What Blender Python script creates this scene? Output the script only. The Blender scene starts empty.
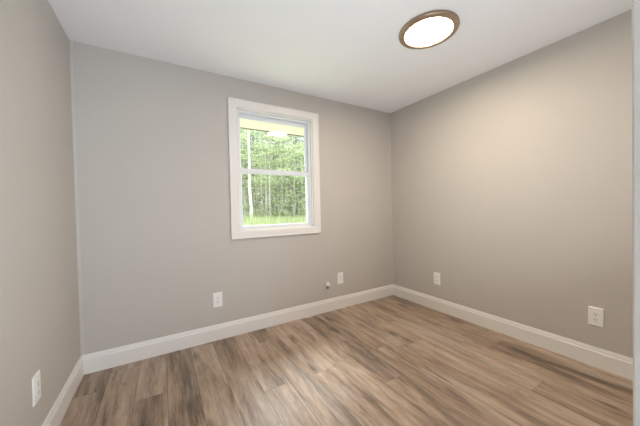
import bpy, bmesh, math, random
from mathutils import Vector, Matrix

SC = bpy.context.scene
COL = SC.collection
PI = math.pi

# ------------------------------------------------------------------ camera
CAM = Vector((0.5363, -2.5793, 1.1839))
YAW, PITCH, ROLL, FPX = 0.5381, -0.0162, -0.0218, 265.83
fw = Vector((math.sin(YAW) * math.cos(PITCH), math.cos(YAW) * math.cos(PITCH), math.sin(PITCH)))
r0 = Vector((math.cos(YAW), -math.sin(YAW), 0))
u0 = r0.cross(fw)
rt = math.cos(ROLL) * r0 + math.sin(ROLL) * u0
up = -math.sin(ROLL) * r0 + math.cos(ROLL) * u0
cd = bpy.data.cameras.new('camera')
cam = bpy.data.objects.new('camera', cd)
COL.objects.link(cam)
m = Matrix((rt, up, -fw)).transposed().to_4x4()
m.translation = CAM
cam.matrix_world = m
cd.sensor_width = 36
cd.lens = FPX * 36 / 640
cd.clip_start = 0.01
SC.camera = cam

# ------------------------------------------------------------------ sky, daylight, exposure
SKY_STRENGTH = 1.9
LAMP_STRENGTH = 46.0
world = bpy.data.worlds.new('sky')
SC.world = world
world.use_nodes = True
bg = world.node_tree.nodes['Background']
bg.inputs['Color'].default_value = (0.86, 0.95, 1.0, 1)
bg.inputs['Strength'].default_value = SKY_STRENGTH

# hazy sun behind thin cloud, high over the woods
sd = bpy.data.lights.new('hazy_sun', 'SUN')
sd.energy = 3.8
sd.angle = math.radians(24)
sd.color = (0.95, 0.98, 1.0)
so = bpy.data.objects.new('hazy_sun', sd)
so.rotation_euler = Vector((0.06, math.cos(math.radians(52)), math.sin(math.radians(52)))).to_track_quat('Z', 'Y').to_euler()
COL.objects.link(so)

# daylight from the hall window behind the camera
ld = bpy.data.lights.new('hall_daylight', 'AREA')
ld.shape = 'RECTANGLE'
ld.size, ld.size_y = 1.5, 1.3
ld.energy = 15
ld.color = (0.64, 0.80, 1.0)
lo = bpy.data.objects.new('hall_daylight', ld)
lo.location = (0.85, -4.45, 1.45)
lo.rotation_euler = (PI / 2, 0, 0)          # shines towards +y
COL.objects.link(lo)

# added fill lamp out of frame, aimed up to brighten ceiling and walls
def fill_lamp(name, energy, color, loc, rot, spread):
    fd = bpy.data.lights.new(name, 'AREA')
    fd.shape = 'DISK'; fd.size = 0.2; fd.energy = energy; fd.color = color
    fd.spread = math.radians(spread)
    fo = bpy.data.objects.new(name, fd)
    fo.location = loc; fo.rotation_euler = rot
    COL.objects.link(fo)
fill_lamp('ceiling_fill', 9.2, (0.77, 0.86, 1.0), (1.45, -2.42, 0.3), (PI - 0.5, 0, 0), 150)

vs = SC.view_settings
vs.view_transform = 'Standard'
vs.look = 'None'
vs.exposure = 1.07
vs.gamma = 1.0
vs.use_curve_mapping = False

# ------------------------------------------------------------------ dimensions
W, H = 3.203, 2.44
FRONT = -2.5175 - 0.016      # room face of the wall with the doorway (its casing stands 16 mm proud)
T = 0.15
BASE_H = 0.1417
OX0, OX1, OZ0, OZ1 = 1.1745, 1.994, 0.985, 2.165     # window opening
CX0, CX1, CZ0, CZ1 = 1.0945, 2.074, 0.9119, 2.2447   # window casing outside
rnd = random.Random(7)

# ------------------------------------------------------------------ materials
def new_mat(name):
    mt = bpy.data.materials.new(name)
    mt.use_nodes = True
    return mt, mt.node_tree, mt.node_tree.nodes['Principled BSDF']

def pbr(name, col, rough=0.5, metal=0.0, spec=0.5, var=0.0, scale=8.0, bump=0.0, bscale=300.0):
    mt, nt, b = new_mat(name)
    b.inputs['Base Color'].default_value = (*col, 1)
    b.inputs['Roughness'].default_value = rough
    b.inputs['Metallic'].default_value = metal
    b.inputs['Specular IOR Level'].default_value = spec
    tc = nt.nodes.new('ShaderNodeTexCoord')
    if var:
        n = nt.nodes.new('ShaderNodeTexNoise')
        n.inputs['Scale'].default_value = scale
        n.inputs['Detail'].default_value = 4
        nt.links.new(tc.outputs['Object'], n.inputs['Vector'])
        r = nt.nodes.new('ShaderNodeValToRGB')
        r.color_ramp.elements[0].position = 0.3
        r.color_ramp.elements[1].position = 0.7
        r.color_ramp.elements[0].color = (*[c * (1 - var) for c in col], 1)
        r.color_ramp.elements[1].color = (*[min(1, c * (1 + var)) for c in col], 1)
        nt.links.new(n.outputs['Fac'], r.inputs['Fac'])
        nt.links.new(r.outputs['Color'], b.inputs['Base Color'])
    if bump:
        n = nt.nodes.new('ShaderNodeTexNoise')
        n.inputs['Scale'].default_value = bscale
        n.inputs['Detail'].default_value = 2
        nt.links.new(tc.outputs['Object'], n.inputs['Vector'])
        bp = nt.nodes.new('ShaderNodeBump')
        bp.inputs['Strength'].default_value = bump
        bp.inputs['Distance'].default_value = 0.002
        nt.links.new(n.outputs['Fac'], bp.inputs['Height'])
        nt.links.new(bp.outputs['Normal'], b.inputs['Normal'])
    return mt

M = {}
M['wall'] = pbr('wall_paint', (0.557, 0.522, 0.476), 0.6, spec=0.35, var=0.012, scale=2.5, bump=0.06)
M['bead'] = pbr('corner_bead_paint', (0.565, 0.535, 0.495), 0.5)
M['ceiling'] = pbr('ceiling_paint', (0.89, 0.885, 0.88), 0.8, spec=0.2, var=0.008, scale=2, bump=0.05)
M['trim'] = pbr('white_trim_paint', (0.83, 0.80, 0.765), 0.35, var=0.006, scale=20)
M['vinyl'] = pbr('white_window_vinyl', (0.80, 0.82, 0.85), 0.35, var=0.005, scale=20)
M['plate'] = pbr('white_plate_plastic', (0.90, 0.89, 0.86), 0.35, var=0.005, scale=60)
M['slot'] = pbr('dark_slot', (0.03, 0.028, 0.025), 0.6, var=0.1, scale=90)
M['screw'] = pbr('painted_screw', (0.62, 0.60, 0.57), 0.35, metal=0.3, var=0.05, scale=90)
M['plug'] = pbr('brown_plug_rubber', (0.20, 0.165, 0.13), 0.5, var=0.1, scale=90)
M['bronze'] = pbr('bronze_ring', (0.38, 0.275, 0.19), 0.36, metal=0.5, var=0.05, scale=30)
M['soffit'] = pbr('cream_soffit', (0.74, 0.68, 0.58), 0.6, var=0.02, scale=12)
M['fascia'] = pbr('brown_fascia', (0.16, 0.13, 0.10), 0.6, var=0.1, scale=20)
M['siding'] = pbr('pale_siding', (0.70, 0.69, 0.64), 0.6, var=0.02, scale=5)
M['shingle'] = pbr('grey_shingle', (0.16, 0.15, 0.15), 0.9, var=0.2, scale=30)
M['bark_white'] = pbr('white_birch_bark', (0.62, 0.60, 0.54), 0.8, var=0.22, scale=9)
M['bark_tan'] = pbr('tan_bark', (0.50, 0.46, 0.40), 0.9, var=0.3, scale=14)
M['bark_dark'] = pbr('dark_bark', (0.20, 0.18, 0.155), 0.9, var=0.3, scale=14)
M['litter'] = pbr('leaf_litter', (0.38, 0.36, 0.28), 0.95, spec=0.1, var=0.45, scale=2.6)
M['soil'] = pbr('grassy_ground', (0.42, 0.46, 0.27), 0.95, spec=0.1, var=0.3, scale=1.7)

def leaf_mat(name, col):
    mt, nt, b = new_mat(name)
    geo = nt.nodes.new('ShaderNodeNewGeometry')
    r = nt.nodes.new('ShaderNodeValToRGB')
    r.color_ramp.elements[0].color = (*[c * 0.6 for c in col], 1)
    r.color_ramp.elements[1].color = (*[min(1, c * 1.3) for c in col], 1)
    nt.links.new(geo.outputs['Random Per Island'], r.inputs['Fac'])
    nt.links.new(r.outputs['Color'], b.inputs['Base Color'])
    b.inputs['Roughness'].default_value = 0.6
    b.inputs['Specular IOR Level'].default_value = 0.3
    tr = nt.nodes.new('ShaderNodeBsdfTranslucent')
    nt.links.new(r.outputs['Color'], tr.inputs['Color'])
    mx = nt.nodes.new('ShaderNodeMixShader')
    mx.inputs[0].default_value = 0.4
    nt.links.new(b.outputs[0], mx.inputs[1])
    nt.links.new(tr.outputs[0], mx.inputs[2])
    nt.links.new(mx.outputs[0], nt.nodes['Material Output'].inputs['Surface'])
    return mt

M['leaf'] = leaf_mat('bright_leaves', (0.60, 0.66, 0.42))
M['leaf2'] = leaf_mat('mid_green_leaves', (0.36, 0.42, 0.25))
M['needle'] = leaf_mat('fir_needles', (0.25, 0.285, 0.19))
M['grass'] = leaf_mat('grass_blades', (0.50, 0.54, 0.30))

def glass_mat():
    mt, nt, b = new_mat('window_glass')
    nt.nodes.remove(b)
    # reflectance of a thin pane, the same from either side: 0.04 + 0.96 (1 - cos)^5
    geo = nt.nodes.new('ShaderNodeNewGeometry')
    dot = nt.nodes.new('ShaderNodeVectorMath'); dot.operation = 'DOT_PRODUCT'
    nt.links.new(geo.outputs['Incoming'], dot.inputs[0]); nt.links.new(geo.outputs['Normal'], dot.inputs[1])
    def mth(op, a, b_):
        n = nt.nodes.new('ShaderNodeMath'); n.operation = op
        for v_, s_ in ((a, n.inputs[0]), (b_, n.inputs[1])):
            if isinstance(v_, (int, float)): s_.default_value = v_
            else: nt.links.new(v_, s_)
        return n.outputs[0]
    ab = mth('ABSOLUTE', dot.outputs['Value'], 0.0)
    frs = mth('ADD', 0.04, mth('MULTIPLY', 0.96, mth('POWER', mth('SUBTRACT', 1.0, ab), 5.0)))
    t = nt.nodes.new('ShaderNodeBsdfTransparent'); t.inputs['Color'].default_value = (0.97, 0.985, 0.975, 1)
    g = nt.nodes.new('ShaderNodeBsdfGlossy'); g.inputs['Roughness'].default_value = 0.0
    mx = nt.nodes.new('ShaderNodeMixShader')
    nt.links.new(frs, mx.inputs[0]); nt.links.new(t.outputs[0], mx.inputs[1]); nt.links.new(g.outputs[0], mx.inputs[2])
    nt.links.new(mx.outputs[0], nt.nodes['Material Output'].inputs['Surface'])
    return mt
M['glass'] = glass_mat()

def lamp_mat():
    mt, nt, b = new_mat('lit_diffuser')
    b.inputs['Base Color'].default_value = (0.9, 0.9, 0.88, 1)
    b.inputs['Emission Color'].default_value = (1.0, 0.84, 0.665, 1)
    b.inputs['Emission Strength'].default_value = LAMP_STRENGTH
    return mt
M['lamp'] = lamp_mat()

def floor_mat():
    mt, nt, b = new_mat('vinyl_oak_planks')
    L = nt.links.new
    def val(x, sock):
        if isinstance(x, (int, float)): sock.default_value = x
        else: L(x, sock)
    def mth(op, a, c=0.0, d=None, clamp=False):
        n = nt.nodes.new('ShaderNodeMath'); n.operation = op; n.use_clamp = clamp
        val(a, n.inputs[0]); val(c, n.inputs[1])
        if d is not None: val(d, n.inputs[2])
        return n.outputs[0]
    def comb(x, y, z):
        n = nt.nodes.new('ShaderNodeCombineXYZ')
        val(x, n.inputs[0]); val(y, n.inputs[1]); val(z, n.inputs[2]); return n.outputs[0]
    def noise(vec, scale, detail=3, rough=0.55, dist=0.0):
        n = nt.nodes.new('ShaderNodeTexNoise')
        L(vec, n.inputs['Vector']); n.inputs['Scale'].default_value = scale
        n.inputs['Detail'].default_value = detail; n.inputs['Roughness'].default_value = rough
        n.inputs['Distortion'].default_value = dist
        return n.outputs['Fac']
    def ramp(f, stops):
        n = nt.nodes.new('ShaderNodeValToRGB'); cr = n.color_ramp
        while len(cr.elements) < len(stops): cr.elements.new(0.5)
        for e, (p, c) in zip(cr.elements, stops):
            e.position = p; e.color = (*c, 1)
        L(f, n.inputs['Fac']); return n.outputs['Color']
    def mix(f, a, c, bt='MIX'):
        n = nt.nodes.new('ShaderNodeMix'); n.data_type = 'RGBA'; n.blend_type = bt
        val(f, n.inputs[0])
        for x, s in ((a, n.inputs[6]), (c, n.inputs[7])):
            if isinstance(x, tuple): s.default_value = (*x, 1)
            else: L(x, s)
        return n.outputs[2]
    tc = nt.nodes.new('ShaderNodeTexCoord')
    sp = nt.nodes.new('ShaderNodeSeparateXYZ'); L(tc.outputs['Object'], sp.inputs[0])
    x, y = sp.outputs[0], sp.outputs[1]
    PW, PL = 0.18, 1.22
    u = mth('DIVIDE', x, PW); row = mth('FLOOR', u); fx = mth('FRACT', u)
    wn = nt.nodes.new('ShaderNodeTexWhiteNoise'); wn.noise_dimensions = '1D'; L(row, wn.inputs['W'])
    v = mth('ADD', mth('DIVIDE', y, PL), mth('MULTIPLY', wn.outputs['Value'], 7.3))
    idn = mth('FLOOR', v); fv = mth('FRACT', v)
    w2 = nt.nodes.new('ShaderNodeTexWhiteNoise'); w2.noise_dimensions = '3D'; L(comb(row, idn, 3.7), w2.inputs['Vector'])
    rs = nt.nodes.new('ShaderNodeSeparateColor'); L(w2.outputs['Color'], rs.inputs[0])
    ra, rb, rc = rs.outputs[0], rs.outputs[1], rs.outputs[2]
    ox = mth('ADD', x, mth('MULTIPLY', ra, 31.0)); oy = mth('ADD', y, mth('MULTIPLY', rb, 47.0)); oz = mth('MULTIPLY', rc, 19.0)
    # wandering figure: bend the grain sideways along the plank
    bend = mth('MULTIPLY', mth('SUBTRACT', noise(comb(mth('MULTIPLY', ox, 2.0), mth('MULTIPLY', oy, 1.6), oz), 1.6, 2), 0.5), 0.022)
    bx_ = mth('ADD', ox, bend)
    broad = noise(comb(mth('MULTIPLY', bx_, 11.0), mth('MULTIPLY', oy, 1.5), oz), 1.0, 6, 0.66, 0.5)
    streak = noise(comb(mth('MULTIPLY', bx_, 40.0), mth('MULTIPLY', oy, 2.6), oz), 1.0, 3, 0.6, 0.0)
    fine = noise(comb(mth('MULTIPLY', bx_, 95.0), mth('MULTIPLY', oy, 9.0), oz), 1.0, 4, 0.65)
    f = mth('ADD', mth('MULTIPLY', broad, 0.60), mth('ADD', mth('MULTIPLY', streak, 0.20), mth('MULTIPLY', fine, 0.20)))
    f = mth('ADD', mth('MULTIPLY', mth('SUBTRACT', f, 0.5), 2.7), 0.54)
    f = mth('ADD', f, mth('MULTIPLY', mth('SUBTRACT', rc, 0.5), 0.36), clamp=True)
    c = ramp(f, [(0.12, (0.095, 0.066, 0.047)), (0.36, (0.235, 0.164, 0.115)), (0.60, (0.39, 0.285, 0.207)), (0.90, (0.52, 0.405, 0.31))])
    gm = noise(comb(mth('MULTIPLY', bx_, 9.0), mth('MULTIPLY', oy, 1.3), mth('ADD', oz, 5.0)), 1.0, 3, 0.6, 0.8)
    gf = mth('MULTIPLY', mth('SUBTRACT', gm, 0.50), 3.2, clamp=True)
    gf = mth('MULTIPLY', gf, 0.85)
    c = mix(gf, c, mix(1.0, c, (0.72, 0.90, 1.12), 'MULTIPLY'))
    # thin dark growth lines that follow the figure
    rg = noise(comb(mth('MULTIPLY', bx_, 9.0), mth('MULTIPLY', oy, 1.1), mth('ADD', oz, 2.0)), 1.0, 3, 0.55, 0.3)
    rg = mth('ABSOLUTE', mth('SUBTRACT', mth('FRACT', mth('MULTIPLY', rg, 6.0)), 0.5))
    rg = mth('SUBTRACT', 1.0, mth('MULTIPLY', rg, 5.0), clamp=True)
    gate = mth('MULTIPLY', mth('SUBTRACT', noise(comb(mth('MULTIPLY', ox, 6.0), mth('MULTIPLY', oy, 2.0), mth('ADD', oz, 14.0)), 1.0, 2), 0.42), 4.0, clamp=True)
    c = mix(mth('MULTIPLY', mth('MULTIPLY', rg, gate), 0.42), c, (0.15, 0.10, 0.068))
    bl = noise(comb(mth('MULTIPLY', bx_, 13.0), mth('MULTIPLY', oy, 3.4), mth('ADD', oz, 9.0)), 1.0, 5, 0.7, 0.8)
    bl = mth('MULTIPLY', mth('SUBTRACT', bl, 0.60), 6.0, clamp=True)
    c = mix(mth('MULTIPLY', bl, 0.6), c, (0.115, 0.085, 0.065))
    # dark knots with a halo
    vo = nt.nodes.new('ShaderNodeTexVoronoi'); vo.voronoi_dimensions = '2D'; L(comb(mth('MULTIPLY', bx_, 5.0), mth('MULTIPLY', oy, 1.5), oz), vo.inputs['Vector'])
    vo.inputs['Scale'].default_value = 1.0
    kn = mth('SUBTRACT', 1.0, mth('MULTIPLY', mth('ADD', vo.outputs['Distance'], mth('MULTIPLY', mth('SUBTRACT', streak, 0.5), 0.25)), 5.5), clamp=True)
    vc = nt.nodes.new('ShaderNodeSeparateColor'); L(vo.outputs['Color'], vc.inputs[0])
    kn = mth('MULTIPLY', kn, mth('GREATER_THAN', vc.outputs[0], 0.5))
    c = mix(mth('MULTIPLY', kn, 0.9), c, (0.075, 0.055, 0.042))
    # seams
    ex = mth('MULTIPLY', mth('MINIMUM', fx, mth('SUBTRACT', 1.0, fx)), PW)
    ey = mth('MULTIPLY', mth('MINIMUM', fv, mth('SUBTRACT', 1.0, fv)), PL)
    sm = mth('MAXIMUM', mth('LESS_THAN', ex, 0.0021), mth('LESS_THAN', ey, 0.0013))
    c = mix(mth('MULTIPLY', sm, 0.55), c, (0.06, 0.045, 0.035))
    L(c, b.inputs['Base Color'])
    L(mth('ADD', 0.36, mth('MULTIPLY', fine, 0.14)), b.inputs['Roughness'])
    b.inputs['Specular IOR Level'].default_value = 0.5
    bp = nt.nodes.new('ShaderNodeBump'); bp.inputs['Strength'].default_value = 0.12; bp.inputs['Distance'].default_value = 0.001
    L(mth('SUBTRACT', fine, sm), bp.inputs['Height']); L(bp.outputs['Normal'], b.inputs['Normal'])
    return mt
M['floor'] = floor_mat()

# ------------------------------------------------------------------ mesh helpers
def add_box(bm, x0, x1, y0, y1, z0, z1):
    v = [bm.verts.new((x, y, z)) for x in (x0, x1) for y in (y0, y1) for z in (z0, z1)]
    for f in ((0, 1, 3, 2), (4, 6, 7, 5), (0, 4, 5, 1), (2, 3, 7, 6), (0, 2, 6, 4), (1, 5, 7, 3)):
        bm.faces.new([v[i] for i in f])

def add_prism(bm, prof, fn, ends):
    """extrude a closed profile list through the stations in ends with fn(point, station) -> xyz"""
    rings = [[bm.verts.new(fn(p, e)) for p in prof] for e in ends]
    n = len(prof)
    for a, b in zip(rings, rings[1:]):
        for i in range(n):
            bm.faces.new((a[i], a[(i + 1) % n], b[(i + 1) % n], b[i]))
    bm.faces.new(rings[0]); bm.faces.new(rings[-1][::-1])

def add_ring(bm, prof, x0, x1, z0, z1):
    """mitred rectangular frame; prof = [(inset from the outside edge, y)]"""
    cs = [(x0, z0, 1, 1), (x1, z0, -1, 1), (x1, z1, -1, -1), (x0, z1, 1, -1)]
    rings = [[bm.verts.new((cx + sx * a, y, cz + sz * a)) for a, y in prof] for cx, cz, sx, sz in cs]
    n = len(prof)
    for k in range(4):
        a, b = rings[k], rings[(k + 1) % 4]
        for i in range(n):
            bm.faces.new((a[i], a[(i + 1) % n], b[(i + 1) % n], b[i]))

def add_lathe(bm, prof, seg=64):
    rings = []
    for r, z in prof:
        if r < 1e-6: rings.append([bm.verts.new((0, 0, z))])
        else: rings.append([bm.verts.new((r * math.cos(2 * PI * k / seg), r * math.sin(2 * PI * k / seg), z)) for k in range(seg)])
    for a, b in zip(rings, rings[1:]):
        for k in range(seg):
            q = [a[k % len(a)], a[(k + 1) % len(a)], b[(k + 1) % len(b)], b[k % len(b)]]
            q = list(dict.fromkeys(q))
            if len(q) > 2: bm.faces.new(q)

def add_tube(bm, pts, rad, seg=7):
    rings = []
    for i, p in enumerate(pts):
        p = Vector(p)
        d = (Vector(pts[min(i + 1, len(pts) - 1)]) - Vector(pts[max(i - 1, 0)])).normalized()
        a = d.orthogonal().normalized(); b = d.cross(a)
        if i and rings:
            a = (pa - d * pa.dot(d)).normalized(); b = d.cross(a)
        pa = a
        rings.append([bm.verts.new(p + (a * math.cos(2 * PI * k / seg) + b * math.sin(2 * PI * k / seg)) * rad[i]) for k in range(seg)])
    for a, b in zip(rings, rings[1:]):
        for k in range(seg):
            bm.faces.new((a[k], a[(k + 1) % seg], b[(k + 1) % seg], b[k]))
    bm.faces.new(rings[0][::-1]); bm.faces.new(rings[-1])

def obj(name, bm, mat, parent=None, bevel=0.0, smooth=False, loc=None):
    bmesh.ops.recalc_face_normals(bm, faces=bm.faces)
    me = bpy.data.meshes.new(name)
    bm.to_mesh(me); bm.free()
    me.materials.append(mat)
    if smooth: me.shade_smooth()
    o = bpy.data.objects.new(name, me)
    COL.objects.link(o)
    if parent: o.parent = parent
    if loc: o.location = loc
    if bevel:
        md = o.modifiers.new('bevel', 'BEVEL'); md.width = bevel; md.segments = 2; md.limit_method = 'ANGLE'
    return o

def box_obj(name, mat, parent, dims, bevel=0.0):
    bm = bmesh.new(); add_box(bm, *dims)
    return obj(name, bm, mat, parent, bevel)

def tag(o, label, cat, group=None, kind=None):
    o['label'] = label; o['category'] = cat
    if group: o['group'] = group
    if kind: o['kind'] = kind
    return o

def empty(name, loc, rz=0.0):
    o = bpy.data.objects.new(name, None); COL.objects.link(o)
    o.location = loc; o.rotation_euler = (0, 0, rz); o.empty_display_size = 0.1
    return o

# ------------------------------------------------------------------ room shell
HALL_Y = -4.3
bm = bmesh.new(); add_box(bm, -0.12, W + 0.12, HALL_Y, T, -0.12, 0)
tag(obj('floor', bm, M['floor']), 'wood-look plank floor in tan and grey brown', 'floor', kind='structure')
bm = bmesh.new(); add_box(bm, -0.12, W + 0.12, HALL_Y, T, H, H + 0.12)
tag(obj('ceiling', bm, M['ceiling']), 'flat white painted ceiling', 'ceiling', kind='structure')

def wall_with_hole(name, label, y0, y1, x0, x1, hx0, hx1, hz0, hz1):
    bm = bmesh.new()
    add_box(bm, x0, hx0, y0, y1, 0, H); add_box(bm, hx1, x1, y0, y1, 0, H)
    if hz0 > 0: add_box(bm, hx0, hx1, y0, y1, 0, hz0)
    if hz1 < H: add_box(bm, hx0, hx1, y0, y1, hz1, H)
    bmesh.ops.remove_doubles(bm, verts=bm.verts, dist=1e-5)
    return tag(obj(name, bm, M['wall']), label, 'wall', kind='structure')

wall_with_hole('wall_back', 'grey painted back wall with the window', 0, T, 0, W, OX0, OX1, OZ0, OZ1)
bm = bmesh.new(); add_box(bm, -0.12, 0, HALL_Y, T, 0, H)
tag(obj('wall_left', bm, M['wall']), 'grey painted left wall', 'wall', kind='structure')
bm = bmesh.new(); add_box(bm, W, W + 0.12, HALL_Y, T, 0, H)
tag(obj('wall_right', bm, M['wall']), 'greige painted right wall with two outlets', 'wall', kind='structure')
# wall with the doorway the camera looks through, and the hall behind it
DX0, DX1, DZ = 0.10, 0.902, 2.04
wall_with_hole('wall_front', 'grey wall with the doorway', FRONT - 0.12, FRONT, 0, W, DX0 - 0.02, DX1 + 0.02, 0, DZ + 0.02)
wall_with_hole('wall_hall', 'hall wall with a window opening', HALL_Y, HALL_Y + 0.12, 0, W, 0.1, 1.6, 0.75, 2.15)

# door frame: jamb lining and casing, right side just inside the picture
dr = empty('door_1', ((DX0 + DX1) / 2, FRONT - 0.06, 0))
dr['kind'] = 'structure'; dr['label'] = 'white door frame at the right edge of the picture'; dr['category'] = 'door frame'
def u_frame(bm, w, y0, y1, ix0, ix1, iz):
    """three-sided frame: inside edge at ix0, ix1, iz, board width w"""
    pr = [(ix0 - w, 0), (ix0 - w, iz + w), (ix1 + w, iz + w), (ix1 + w, 0), (ix1, 0), (ix1, iz), (ix0, iz), (ix0, 0)]
    vs_ = [[bm.verts.new((x, y, z)) for x, z in pr] for y in (y0, y1)]
    n = 8
    for i in range(n):
        bm.faces.new((vs_[0][i], vs_[0][(i + 1) % n], vs_[1][(i + 1) % n], vs_[1][i]))
    for r in vs_:
        for q in ((0, 1, 6, 7), (1, 2, 5, 6), (2, 3, 4, 5)):
            bm.faces.new([r[i] for i in q])
hw = (DX1 - DX0) / 2
bm = bmesh.new(); u_frame(bm, 0.02, -0.06, 0.06, -hw, hw, DZ)
obj('jamb', bm, M['trim'], dr, 0.0015)
bm = bmesh.new(); u_frame(bm, 0.085, 0.06, 0.076, -hw, hw, DZ)
obj('casing', bm, M['trim'], dr, 0.0015)

# baseboards: flat board with a stepped, eased cap
BT = 0.014
PROF = [(0, 0), (BT, 0), (BT, 0.106), (0.0125, 0.111), (0.0095, 0.114), (0.0095, 0.121), (0.0085, 0.127), (0.006, 0.133), (0.005, 0.139), (0.0035, BASE_H), (0, BASE_H)]
def base(name, label, fn, ends):
    bm = bmesh.new(); add_prism(bm, PROF, fn, ends)
    return tag(obj(name, bm, M['trim']), label, 'baseboard', kind='structure')
base('baseboard_back', 'white baseboard along the window wall', lambda p, e: (e + (p[0] if e < 1 else -p[0]), -p[0], p[1]), (0, W))
base('baseboard_left', 'white baseboard along the left wall', lambda p, e: (p[0], e - (p[0] if e == 0 else 0), p[1]), (0, FRONT))
base('baseboard_right', 'white baseboard along the right wall', lambda p, e: (W - p[0], e - (p[0] if e == 0 else 0), p[1]), (0, FRONT))
base('baseboard_front', 'white baseboard beside the doorway', lambda p, e: (e, FRONT + p[0], p[1]), (DX1 + 0.087, W - BT))

# slim vertical beads in the two back corners
def bead(name, label, x, s):
    pr = [(0, 0), (0.019, 0), (0.019, 0.002), (0.015, 0.005), (0.006, 0.006), (0.0, 0.006)]
    bm = bmesh.new(); add_prism(bm, pr, lambda p, e: (x + s * p[0], -p[1], e), (BASE_H, H))
    tag(obj(name, bm, M['bead']), label, 'corner trim', kind='structure')
bead('trim_1', 'slim vertical corner bead left of the window', 0, 1)
bead('trim_2', 'slim vertical corner bead right of the window', W, -1)

# ------------------------------------------------------------------ window
wn = empty('window_1', ((OX0 + OX1) / 2, 0, CZ0))
wn['kind'] = 'structure'; wn['label'] = 'white double-hung window with a flat white casing'; wn['category'] = 'window'
def wobj(name, bm, mat, parent=wn, bevel=0.0):
    o = obj(name, bm, mat, parent, bevel)
    if parent is wn: o.matrix_parent_inverse = Matrix.Translation(-wn.location)
    return o
bm = bmesh.new()
add_ring(bm, [(0, 0), (0, -0.017), (0.003, -0.020), (0.013, -0.020), (0.017, -0.017), (0.060, -0.014), (0.071, -0.011), (0.0765, -0.008), (0.0765, 0)], CX0, CX1, CZ0, CZ1)
wobj('casing', bm, M['trim'])
bm = bmesh.new()    # jamb liner around the opening
add_ring(bm, [(0, 0.0), (0, T + 0.02), (0.008, T + 0.02), (0.008, 0.0)], OX0, OX1, OZ0, OZ1)
wobj('jamb_liner', bm, M['trim'])
bm = bmesh.new()    # vinyl frame with its two tracks
add_ring(bm, [(0, 0.032), (0, 0.12), (0.022, 0.12), (0.022, 0.106), (0.012, 0.106), (0.012, 0.0755), (0.018, 0.0755), (0.018, 0.0715), (0.012, 0.0715), (0.012, 0.040), (0.02, 0.040), (0.02, 0.032)],
         OX0 + 0.008, OX1 - 0.008, OZ0 + 0.008, OZ1 - 0.008)
wobj('frame', bm, M['vinyl'])
MR = 1.574
def sash(name, z0, z1, y0, y1, bot, top, stile):
    x0, x1 = OX0 + 0.0205, OX1 - 0.0205
    g0, g1, h0, h1 = x0 + stile, x1 - stile, z0 + bot, z1 - top
    bm = bmesh.new(); add_box(bm, x0, g0, y0, y1, z0, z1); add_box(bm, g1, x1, y0, y1, z0, z1)
    add_box(bm, g0, g1, y0, y1, z0, h0); add_box(bm, g0, g1, y0, y1, h1, z1)
    s = wobj(name, bm, M['vinyl'])
    ym = (y0 + y1) / 2
    bm = bmesh.new()
    add_ring(bm, [(0, y0 + 0.002), (0, ym - 0.0025), (0.006, ym - 0.0025)], g0, g1, h0, h1)
    o = obj('glazing_bead', bm, M['vinyl'], s)
    bm = bmesh.new(); add_box(bm, g0 - 0.004, g1 + 0.004, ym - 0.002, ym + 0.002, h0 - 0.004, h1 + 0.004)
    obj('pane', bm, M['glass'], s)
    return s
upper = sash('upper_sash', MR - 0.022, OZ1 - 0.0205, 0.0765, 0.1045, 0.044, 0.046, 0.027)
lower = sash('lower_sash', OZ0 + 0.0205, MR + 0.022, 0.042, 0.070, 0.022, 0.044, 0.023)

# ------------------------------------------------------------------ ceiling light
cl = empty('ceiling_light', (2.206, -1.342, H))
tag(cl, 'round flush ceiling light, lit, with a bronze rim', 'ceiling light')
bm = bmesh.new()
add_lathe(bm, [(0.196, 0), (0.200, -0.003), (0.2005, -0.013), (0.198, -0.018), (0.191, -0.0215), (0.180, -0.0238), (0.168, -0.0246), (0.161, -0.0235), (0.1585, -0.020), (0.1585, -0.006), (0.150, 0)])
r_ = obj('rim', bm, M['bronze'], cl, smooth=True); r_['label'] = 'wide bronze rim'
bm = bmesh.new()
add_lathe(bm, [(0.1584, -0.0115), (0.157, -0.0135), (0.148, -0.0150), (0.11, -0.0165), (0.055, -0.0175), (0, -0.018)], 48)
d_ = obj('diffuser', bm, M['lamp'], cl, smooth=True); d_['label'] = 'glowing white round diffuser'

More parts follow.
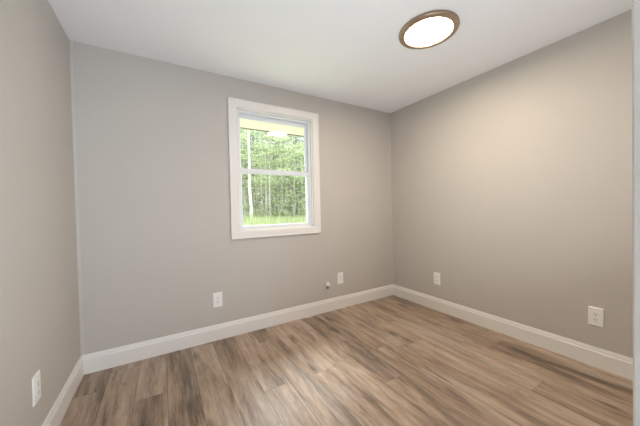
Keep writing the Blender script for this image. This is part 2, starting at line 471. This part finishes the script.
# ------------------------------------------------------------------ outlets
def make_outlet(loc, rz, label):
    t = tag(empty('electrical_outlet', loc, rz), label, 'outlet', 'white electrical outlets low on the walls')
    bm = bmesh.new()
    # plate with chamfered edge
    rings = [[bm.verts.new((sx * (0.0405 - i), y, sz * (0.0665 - i))) for sx, sz in ((-1, -1), (1, -1), (1, 1), (-1, 1))]
             for i, y in ((0, 0), (0, -0.0035), (0.0035, -0.0065))]
    for a, b in zip(rings, rings[1:]):
        for k in range(4): bm.faces.new((a[k], a[(k + 1) % 4], b[(k + 1) % 4], b[k]))
    bm.faces.new(rings[0]); bm.faces.new(rings[-1])
    obj('cover_plate', bm, M['plate'], t)
    for cz in (-0.0205, 0.0205):
        bm = bmesh.new()
        w, h = 0.0175, 0.0145
        pr = [(-w, -h * .55), (-w * .72, -h), (w * .72, -h), (w, -h * .55), (w, h * .55), (w * .72, h), (-w * .72, h), (-w, h * .55)]
        add_prism(bm, pr, lambda p, e: (p[0], e, p[1] + cz), (-0.006, -0.0088))
        rc = obj('receptacle', bm, M['plate'], t)
        for sx, hh in ((-0.0066, 0.0052), (0.0066, 0.0043)):
            box_obj('slot', M['slot'], rc, (sx - 0.0013, sx + 0.0013, -0.0092, -0.0080, cz + 0.0025 - hh, cz + 0.0025 + hh))
        bm = bmesh.new()
        pr = [(0.0028 * math.cos(a), 0.0028 * math.sin(a)) for a in [k * PI / 5 for k in range(10)]]
        add_prism(bm, pr, lambda p, e: (p[0], e, p[1] + cz - 0.0088), (-0.0080, -0.0092))
        obj('ground_hole', bm, M['slot'], rc)
    bm = bmesh.new()
    pr = [(0.0032 * math.cos(a), 0.0032 * math.sin(a)) for a in [k * PI / 6 for k in range(12)]]
    add_prism(bm, pr, lambda p, e: (p[0], e, p[1]), (-0.006, -0.0075))
    obj('screw', bm, M['screw'], t)
    return t
def copy_tree(o, parent=None):
    c = o.copy(); COL.objects.link(c)
    if parent: c.parent = parent
    for ch in list(o.children): copy_tree(ch, c)
    return c
out0 = make_outlet((0.960, 0, 0.368), 0, 'white electrical outlet on the window wall, left of the window')
for loc, rz, lab in (((2.335, 0, 0.358), 0, 'white electrical outlet on the window wall, near the right corner'),
                     ((W, -0.672, 0.363), -PI / 2, 'white electrical outlet on the right wall, nearest the far corner'),
                     ((W, -1.957, 0.3635), -PI / 2, 'white electrical outlet on the right wall beside the door frame'),
                     ((0, -0.798, 0.358), PI / 2, 'white electrical outlet seen edge-on on the left wall')):
    o = copy_tree(out0); o.location = loc; o.rotation_euler = (0, 0, rz); o['label'] = lab

jk = tag(empty('cable_jack', (2.152, 0, 0.30)), 'tiny pale wall fitting with dark underside beside the far outlet', 'wall fitting')
bm = bmesh.new()
add_prism(bm, [(-0.022, 0.004), (-0.016, -0.004), (0.016, -0.004), (0.022, 0.004), (0.022, 0.026), (0.016, 0.034), (-0.016, 0.034), (-0.022, 0.026)], lambda p, e: (p[0], e, p[1]), (0, -0.022))
obj('housing', bm, M['plate'], jk, 0.002)
bm = bmesh.new()
add_tube(bm, [(0, -0.013, 0.0), (0, -0.013, -0.012), (0, -0.013, -0.014), (0, -0.013, -0.034)], [0.011, 0.011, 0.0125, 0.0115], 12)
p_ = obj('plug', bm, M['plug'], jk); p_['label'] = 'dark brown plug'

# ------------------------------------------------------------------ outside: eave, ground, woods
bm = bmesh.new()
add_prism(bm, [(T, 2.40), (0.60, 2.165), (0.60, 2.30), (T, 2.53)], lambda p, e: (e, p[0], p[1]), (-2.0, 6.0))
tag(obj('trim_3', bm, M['soffit']), 'cream soffit of the eave outside the window', 'eave', kind='structure')
bm = bmesh.new()
add_prism(bm, [(0.60, 2.158), (0.622, 2.158), (0.622, 2.298), (0.60, 2.298)], lambda p, e: (e, p[0], p[1]), (-2.0, 6.0))
tag(obj('trim_5', bm, M['fascia']), 'brown fascia board along the eave outside', 'fascia', kind='structure')
bm = bmesh.new()
add_prism(bm, [(-0.2, 2.715), (0.66, 2.275), (0.66, 2.300), (-0.2, 2.74)], lambda p, e: (e, p[0], p[1]), (-2.0, 6.0))
tag(obj('trim_4', bm, M['shingle']), 'roof edge above the window', 'roof', kind='structure')

def gz(x, y):
    s = min(1, max(0, (y - 1.0) / 5.5))
    return -0.35 + 1.07 * s * s * (3 - 2 * s) + max(0, y - 7.5) * 0.02 + max(0, y - 16) * 0.40 + 0.05 * math.sin(x * 1.3 + y * .7)
bm = bmesh.new()
def ground(bm, ya, yb, nx=60, ny=40):
    gv = [[bm.verts.new((-8 + 36 * i / nx, ya + (yb - ya) * j / ny, gz(-8 + 36 * i / nx, ya + (yb - ya) * j / ny))) for i in range(nx + 1)] for j in range(ny + 1)]
    for j in range(ny):
        for i in range(nx):
            bm.faces.new((gv[j][i], gv[j][i + 1], gv[j + 1][i + 1], gv[j + 1][i]))
ground(bm, 0.16, 11.0)
tag(obj('lawn', bm, M['soil'], smooth=True), 'rough grassy ground outside the window', 'ground', kind='structure')
bm = bmesh.new(); ground(bm, 11.0, 40.0)
tag(obj('forest_floor', bm, M['litter'], smooth=True), 'brown leaf-strewn floor of the woods outside', 'ground', kind='structure')

bm = bmesh.new()
for _ in range(26000):
    y = 4.0 + 11.0 * rnd.random() ** 1.2
    x = 0.5 + 0.42 * (y + 2.6) + (rnd.random() - 0.42) * (0.55 * (y + 2.6) + 2.5)
    z = gz(x, y); a = rnd.random() * PI; w = 0.006 + 0.008 * rnd.random(); h = 0.10 + 0.22 * rnd.random()
    dx, dy = math.cos(a) * w, math.sin(a) * w; lx, ly = rnd.uniform(-.1, .1), rnd.uniform(-.1, .1)
    p = [bm.verts.new(q) for q in ((x - dx, y - dy, z - .01), (x + dx, y + dy, z - .01), (x + lx, y + ly, z + h))]
    bm.faces.new(p)
tag(obj('grass', bm, M['grass']), 'long bright grass at the edge of the woods', 'grass', kind='stuff')

def add_leaf(bm, c, d, n, L, w):
    s = d.cross(n).normalized() * w
    v = [bm.verts.new(c), bm.verts.new(c + d * L * .45 + s), bm.verts.new(c + d * L), bm.verts.new(c + d * L * .45 - s)]
    bm.faces.new(v)

def spray(bm, base, direc, length, n, L, w, r, flat=0.35):
    for _ in range(n):
        t = r.random()
        off = Vector((r.gauss(0, 1), r.gauss(0, 1), r.gauss(0, flat))) * 0.16 * length
        c = base + direc * length * t + off
        d = (direc + Vector((r.uniform(-1, 1), r.uniform(-1, 1), r.uniform(-.6, .25)))).normalized()
        nn = Vector((r.uniform(-.6, .6), r.uniform(-.6, .6), 1)).normalized()
        add_leaf(bm, c, d, nn, L * r.uniform(.6, 1.2), w)

def make_tree(name, h, rad, bark, leafm, nb, z0, blen, nleaf, L, w, seed, droop=-0.05, dead=0):
    r = random.Random(seed)
    t = empty(name, (0, 0, 0))
    pts, rr = [], []
    bx_, by_ = r.uniform(-.12, .12), r.uniform(-.12, .12)
    for k in range(9):
        f = k / 8
        pts.append(Vector((bx_ * math.sin(f * 3) + r.uniform(-.02, .02), by_ * math.sin(f * 2.4) + r.uniform(-.02, .02), -0.15 + (h + .15) * f)))
        rr.append(rad * (1 - 0.75 * f) * (1.25 if k == 0 else 1))
    bb, lf = bmesh.new(), bmesh.new()
    add_tube(bb, pts, rr, 8)
    for k in range(nb + dead):
        f = z0 + (1 - z0) * (k + r.random() * .8) / nb if k < nb else r.uniform(.12, max(.2, z0))
        f = min(f, .98)
        q = f * 8; i = min(7, int(q)); s = pts[i].lerp(pts[i + 1], q - i)
        a = k * 2.4 + r.uniform(-.5, .5)
        ln = blen * (1.15 - f * .8) * r.uniform(.7, 1.2) * (0.6 if k >= nb else 1)
        d = Vector((math.cos(a), math.sin(a), droop + r.uniform(-.15, .25))).normalized()
        e = s + d * ln
        add_tube(bb, [s, s.lerp(e, .5) + Vector((0, 0, .06 * ln)), e], [rad * .22 * (1.1 - f), rad * .14 * (1.1 - f), .004], 5)
        if k < nb: spray(lf, s + d * ln * .25, d, ln * .85, nleaf, L, w, r)
    obj('trunk', bb, bark, t, smooth=True)
    obj('foliage', lf, leafm, t)
    return t

G1 = 'slender trees in the woods outside'
protos = {
    'birch': make_tree('birch_tree', 6.4, 0.075, M['bark_white'], M['leaf'], 13, 0.38, 1.5, 70, 0.10, 0.032, 3),
    'maple': make_tree('woodland_tree', 6.6, 0.065, M['bark_tan'], M['leaf2'], 15, 0.33, 1.7, 70, 0.11, 0.035, 5, dead=4),
    'dark': make_tree('woodland_tree', 6.8, 0.075, M['bark_dark'], M['leaf2'], 12, 0.45, 1.5, 70, 0.10, 0.03, 8, dead=8),
    'fir': make_tree('fir_tree', 5.2, 0.06, M['bark_dark'], M['needle'], 42, 0.10, 1.35, 85, 0.10, 0.016, 11, droop=-.22),
    'beech': make_tree('beech_sapling', 4.2, 0.03, M['bark_tan'], M['leaf'], 15, 0.36, 1.7, 110, 0.10, 0.036, 14, droop=.02),
    'shrub': make_tree('shrub', 1.25, 0.018, M['bark_tan'], M['leaf'], 14, 0.10, .62, 40, 0.085, 0.028, 17, droop=.35),
    'shrub_dark': make_tree('shrub', 1.5, 0.018, M['bark_dark'], M['leaf2'], 16, 0.10, .7, 45, 0.085, 0.026, 21, droop=.3),
}
LAB = {
    'birch': ('slim pale-barked tree in the woods outside the window', 'tree', 'pale-barked trees in the woods outside'),
    'maple': ('tan-barked woodland tree with airy green crown, outside the window', 'tree', 'tan-barked trees in the woods outside'),
    'dark': ('dark-trunked woodland tree standing deep in the woods outside', 'tree', 'dark-trunked trees in the woods outside'),
    'fir': ('fir tree with dark green needles in the woods outside', 'tree', 'firs in the woods outside'),
    'beech': ('young tree with bright flat leaf sprays at the woods edge', 'tree', 'bright saplings at the woods edge'),
    'shrub': ('low bright green shrub at the woods edge outside', 'shrub', 'bright shrubs at the woods edge'),
    'shrub_dark': ('low mid-green shrub under the trees outside', 'shrub', 'mid-green shrubs under the trees'),
}
used = set()
def plant(kind, x, y, sc=1.0, rz=None, label=None):
    t = protos[kind]
    if kind in used: t = copy_tree(t)
    used.add(kind)
    t.location = (x, y, gz(x, y)); t.scale = (sc, sc, sc)
    t.rotation_euler = (0, 0, rnd.random() * 6.28 if rz is None else rz)
    tag(t, *LAB[kind])
    if label: t['label'] = label; del t['group']
    return t

def px(u, y):
    """x at depth y for picture column u near the horizon (used to lay out where the trees stand)"""
    d = fw + rt * (u - 320) / FPX
    return CAM.x + d.x * (y - CAM.y) / d.y
plant('birch', px(251, 8.0), 8.0, 1.0, 1.0, 'pale birch trunk nearest the left side of the window')
plant('maple', px(266, 9.0), 9.0, 1.0)
plant('maple', px(271, 10.5), 10.5, 1.05)
plant('birch', px(282, 10.0), 10.0, .8, 2.2)
for u, y, k, s in ((243, 11, 'maple', 1.0), (257, 12.5, 'dark', 1.0), (262, 15, 'birch', .9), (276, 13, 'dark', 1.05), (287, 11.5, 'maple', .95), (291, 14, 'dark', 1.0),
                   (297, 9.5, 'dark', .9), (303, 12, 'maple', 1.0), (309, 10, 'birch', .9), (235, 9.5, 'dark', .95), (228, 12, 'maple', 1.0), (318, 12, 'dark', 1.0),
                   (327, 10, 'maple', 1.0), (336, 13, 'birch', 1.0), (215, 10, 'birch', 1.0), (203, 13, 'dark', 1.0),
                   (252, 17, 'dark', 1.2), (268, 18, 'maple', 1.2), (284, 18, 'dark', 1.2), (300, 17, 'dark', 1.2), (312, 18, 'maple', 1.2), (240, 18, 'dark', 1.2),
                   (246, 21, 'fir', 1.5), (258, 22, 'fir', 1.6), (272, 21, 'fir', 1.5), (286, 22, 'fir', 1.6), (298, 21, 'fir', 1.5), (310, 22, 'fir', 1.6), (324, 20, 'fir', 1.5), (228, 20, 'fir', 1.5),
                   (265, 16, 'fir', 1.2), (293, 16.5, 'fir', 1.2), (249, 15, 'fir', 1.1), (306, 15, 'fir', 1.15), (280, 15.5, 'fir', 1.1),
                   (246, 8.8, 'beech', 1.0), (258, 9.6, 'beech', 1.05), (270, 8.2, 'beech', .95), (281, 9.0, 'beech', 1.05), (293, 8.4, 'beech', 1.0), (304, 8.8, 'beech', 1.0), (316, 9, 'beech', 1.0), (234, 8.4, 'beech', 1.0)):
    plant(k, px(u, y), y, s * rnd.uniform(.94, 1.06))
for k in range(34):
    u = 205 + 135 * (k + .5) / 34
    y = 24 + (k * 7 % 5) * 1.3
    plant('fir', px(u, y), y, rnd.uniform(1.5, 1.9))
for u, y, k in ((240, 8.4, 'shrub_dark'), (245, 9.5, 'shrub'), (254, 10, 'shrub_dark'), (262, 10.5, 'shrub'), (280, 8.6, 'shrub'), (288, 8.9, 'shrub_dark'), (294, 8.0, 'shrub'),
                (300, 8.6, 'shrub_dark'), (306, 8.2, 'shrub'), (313, 8.5, 'shrub_dark'), (274, 10.5, 'shrub_dark'), (285, 10.2, 'shrub'), (297, 10.4, 'shrub_dark'), (232, 9, 'shrub'), (322, 9, 'shrub')):
    plant(k, px(u, y), y, rnd.uniform(.9, 1.25))
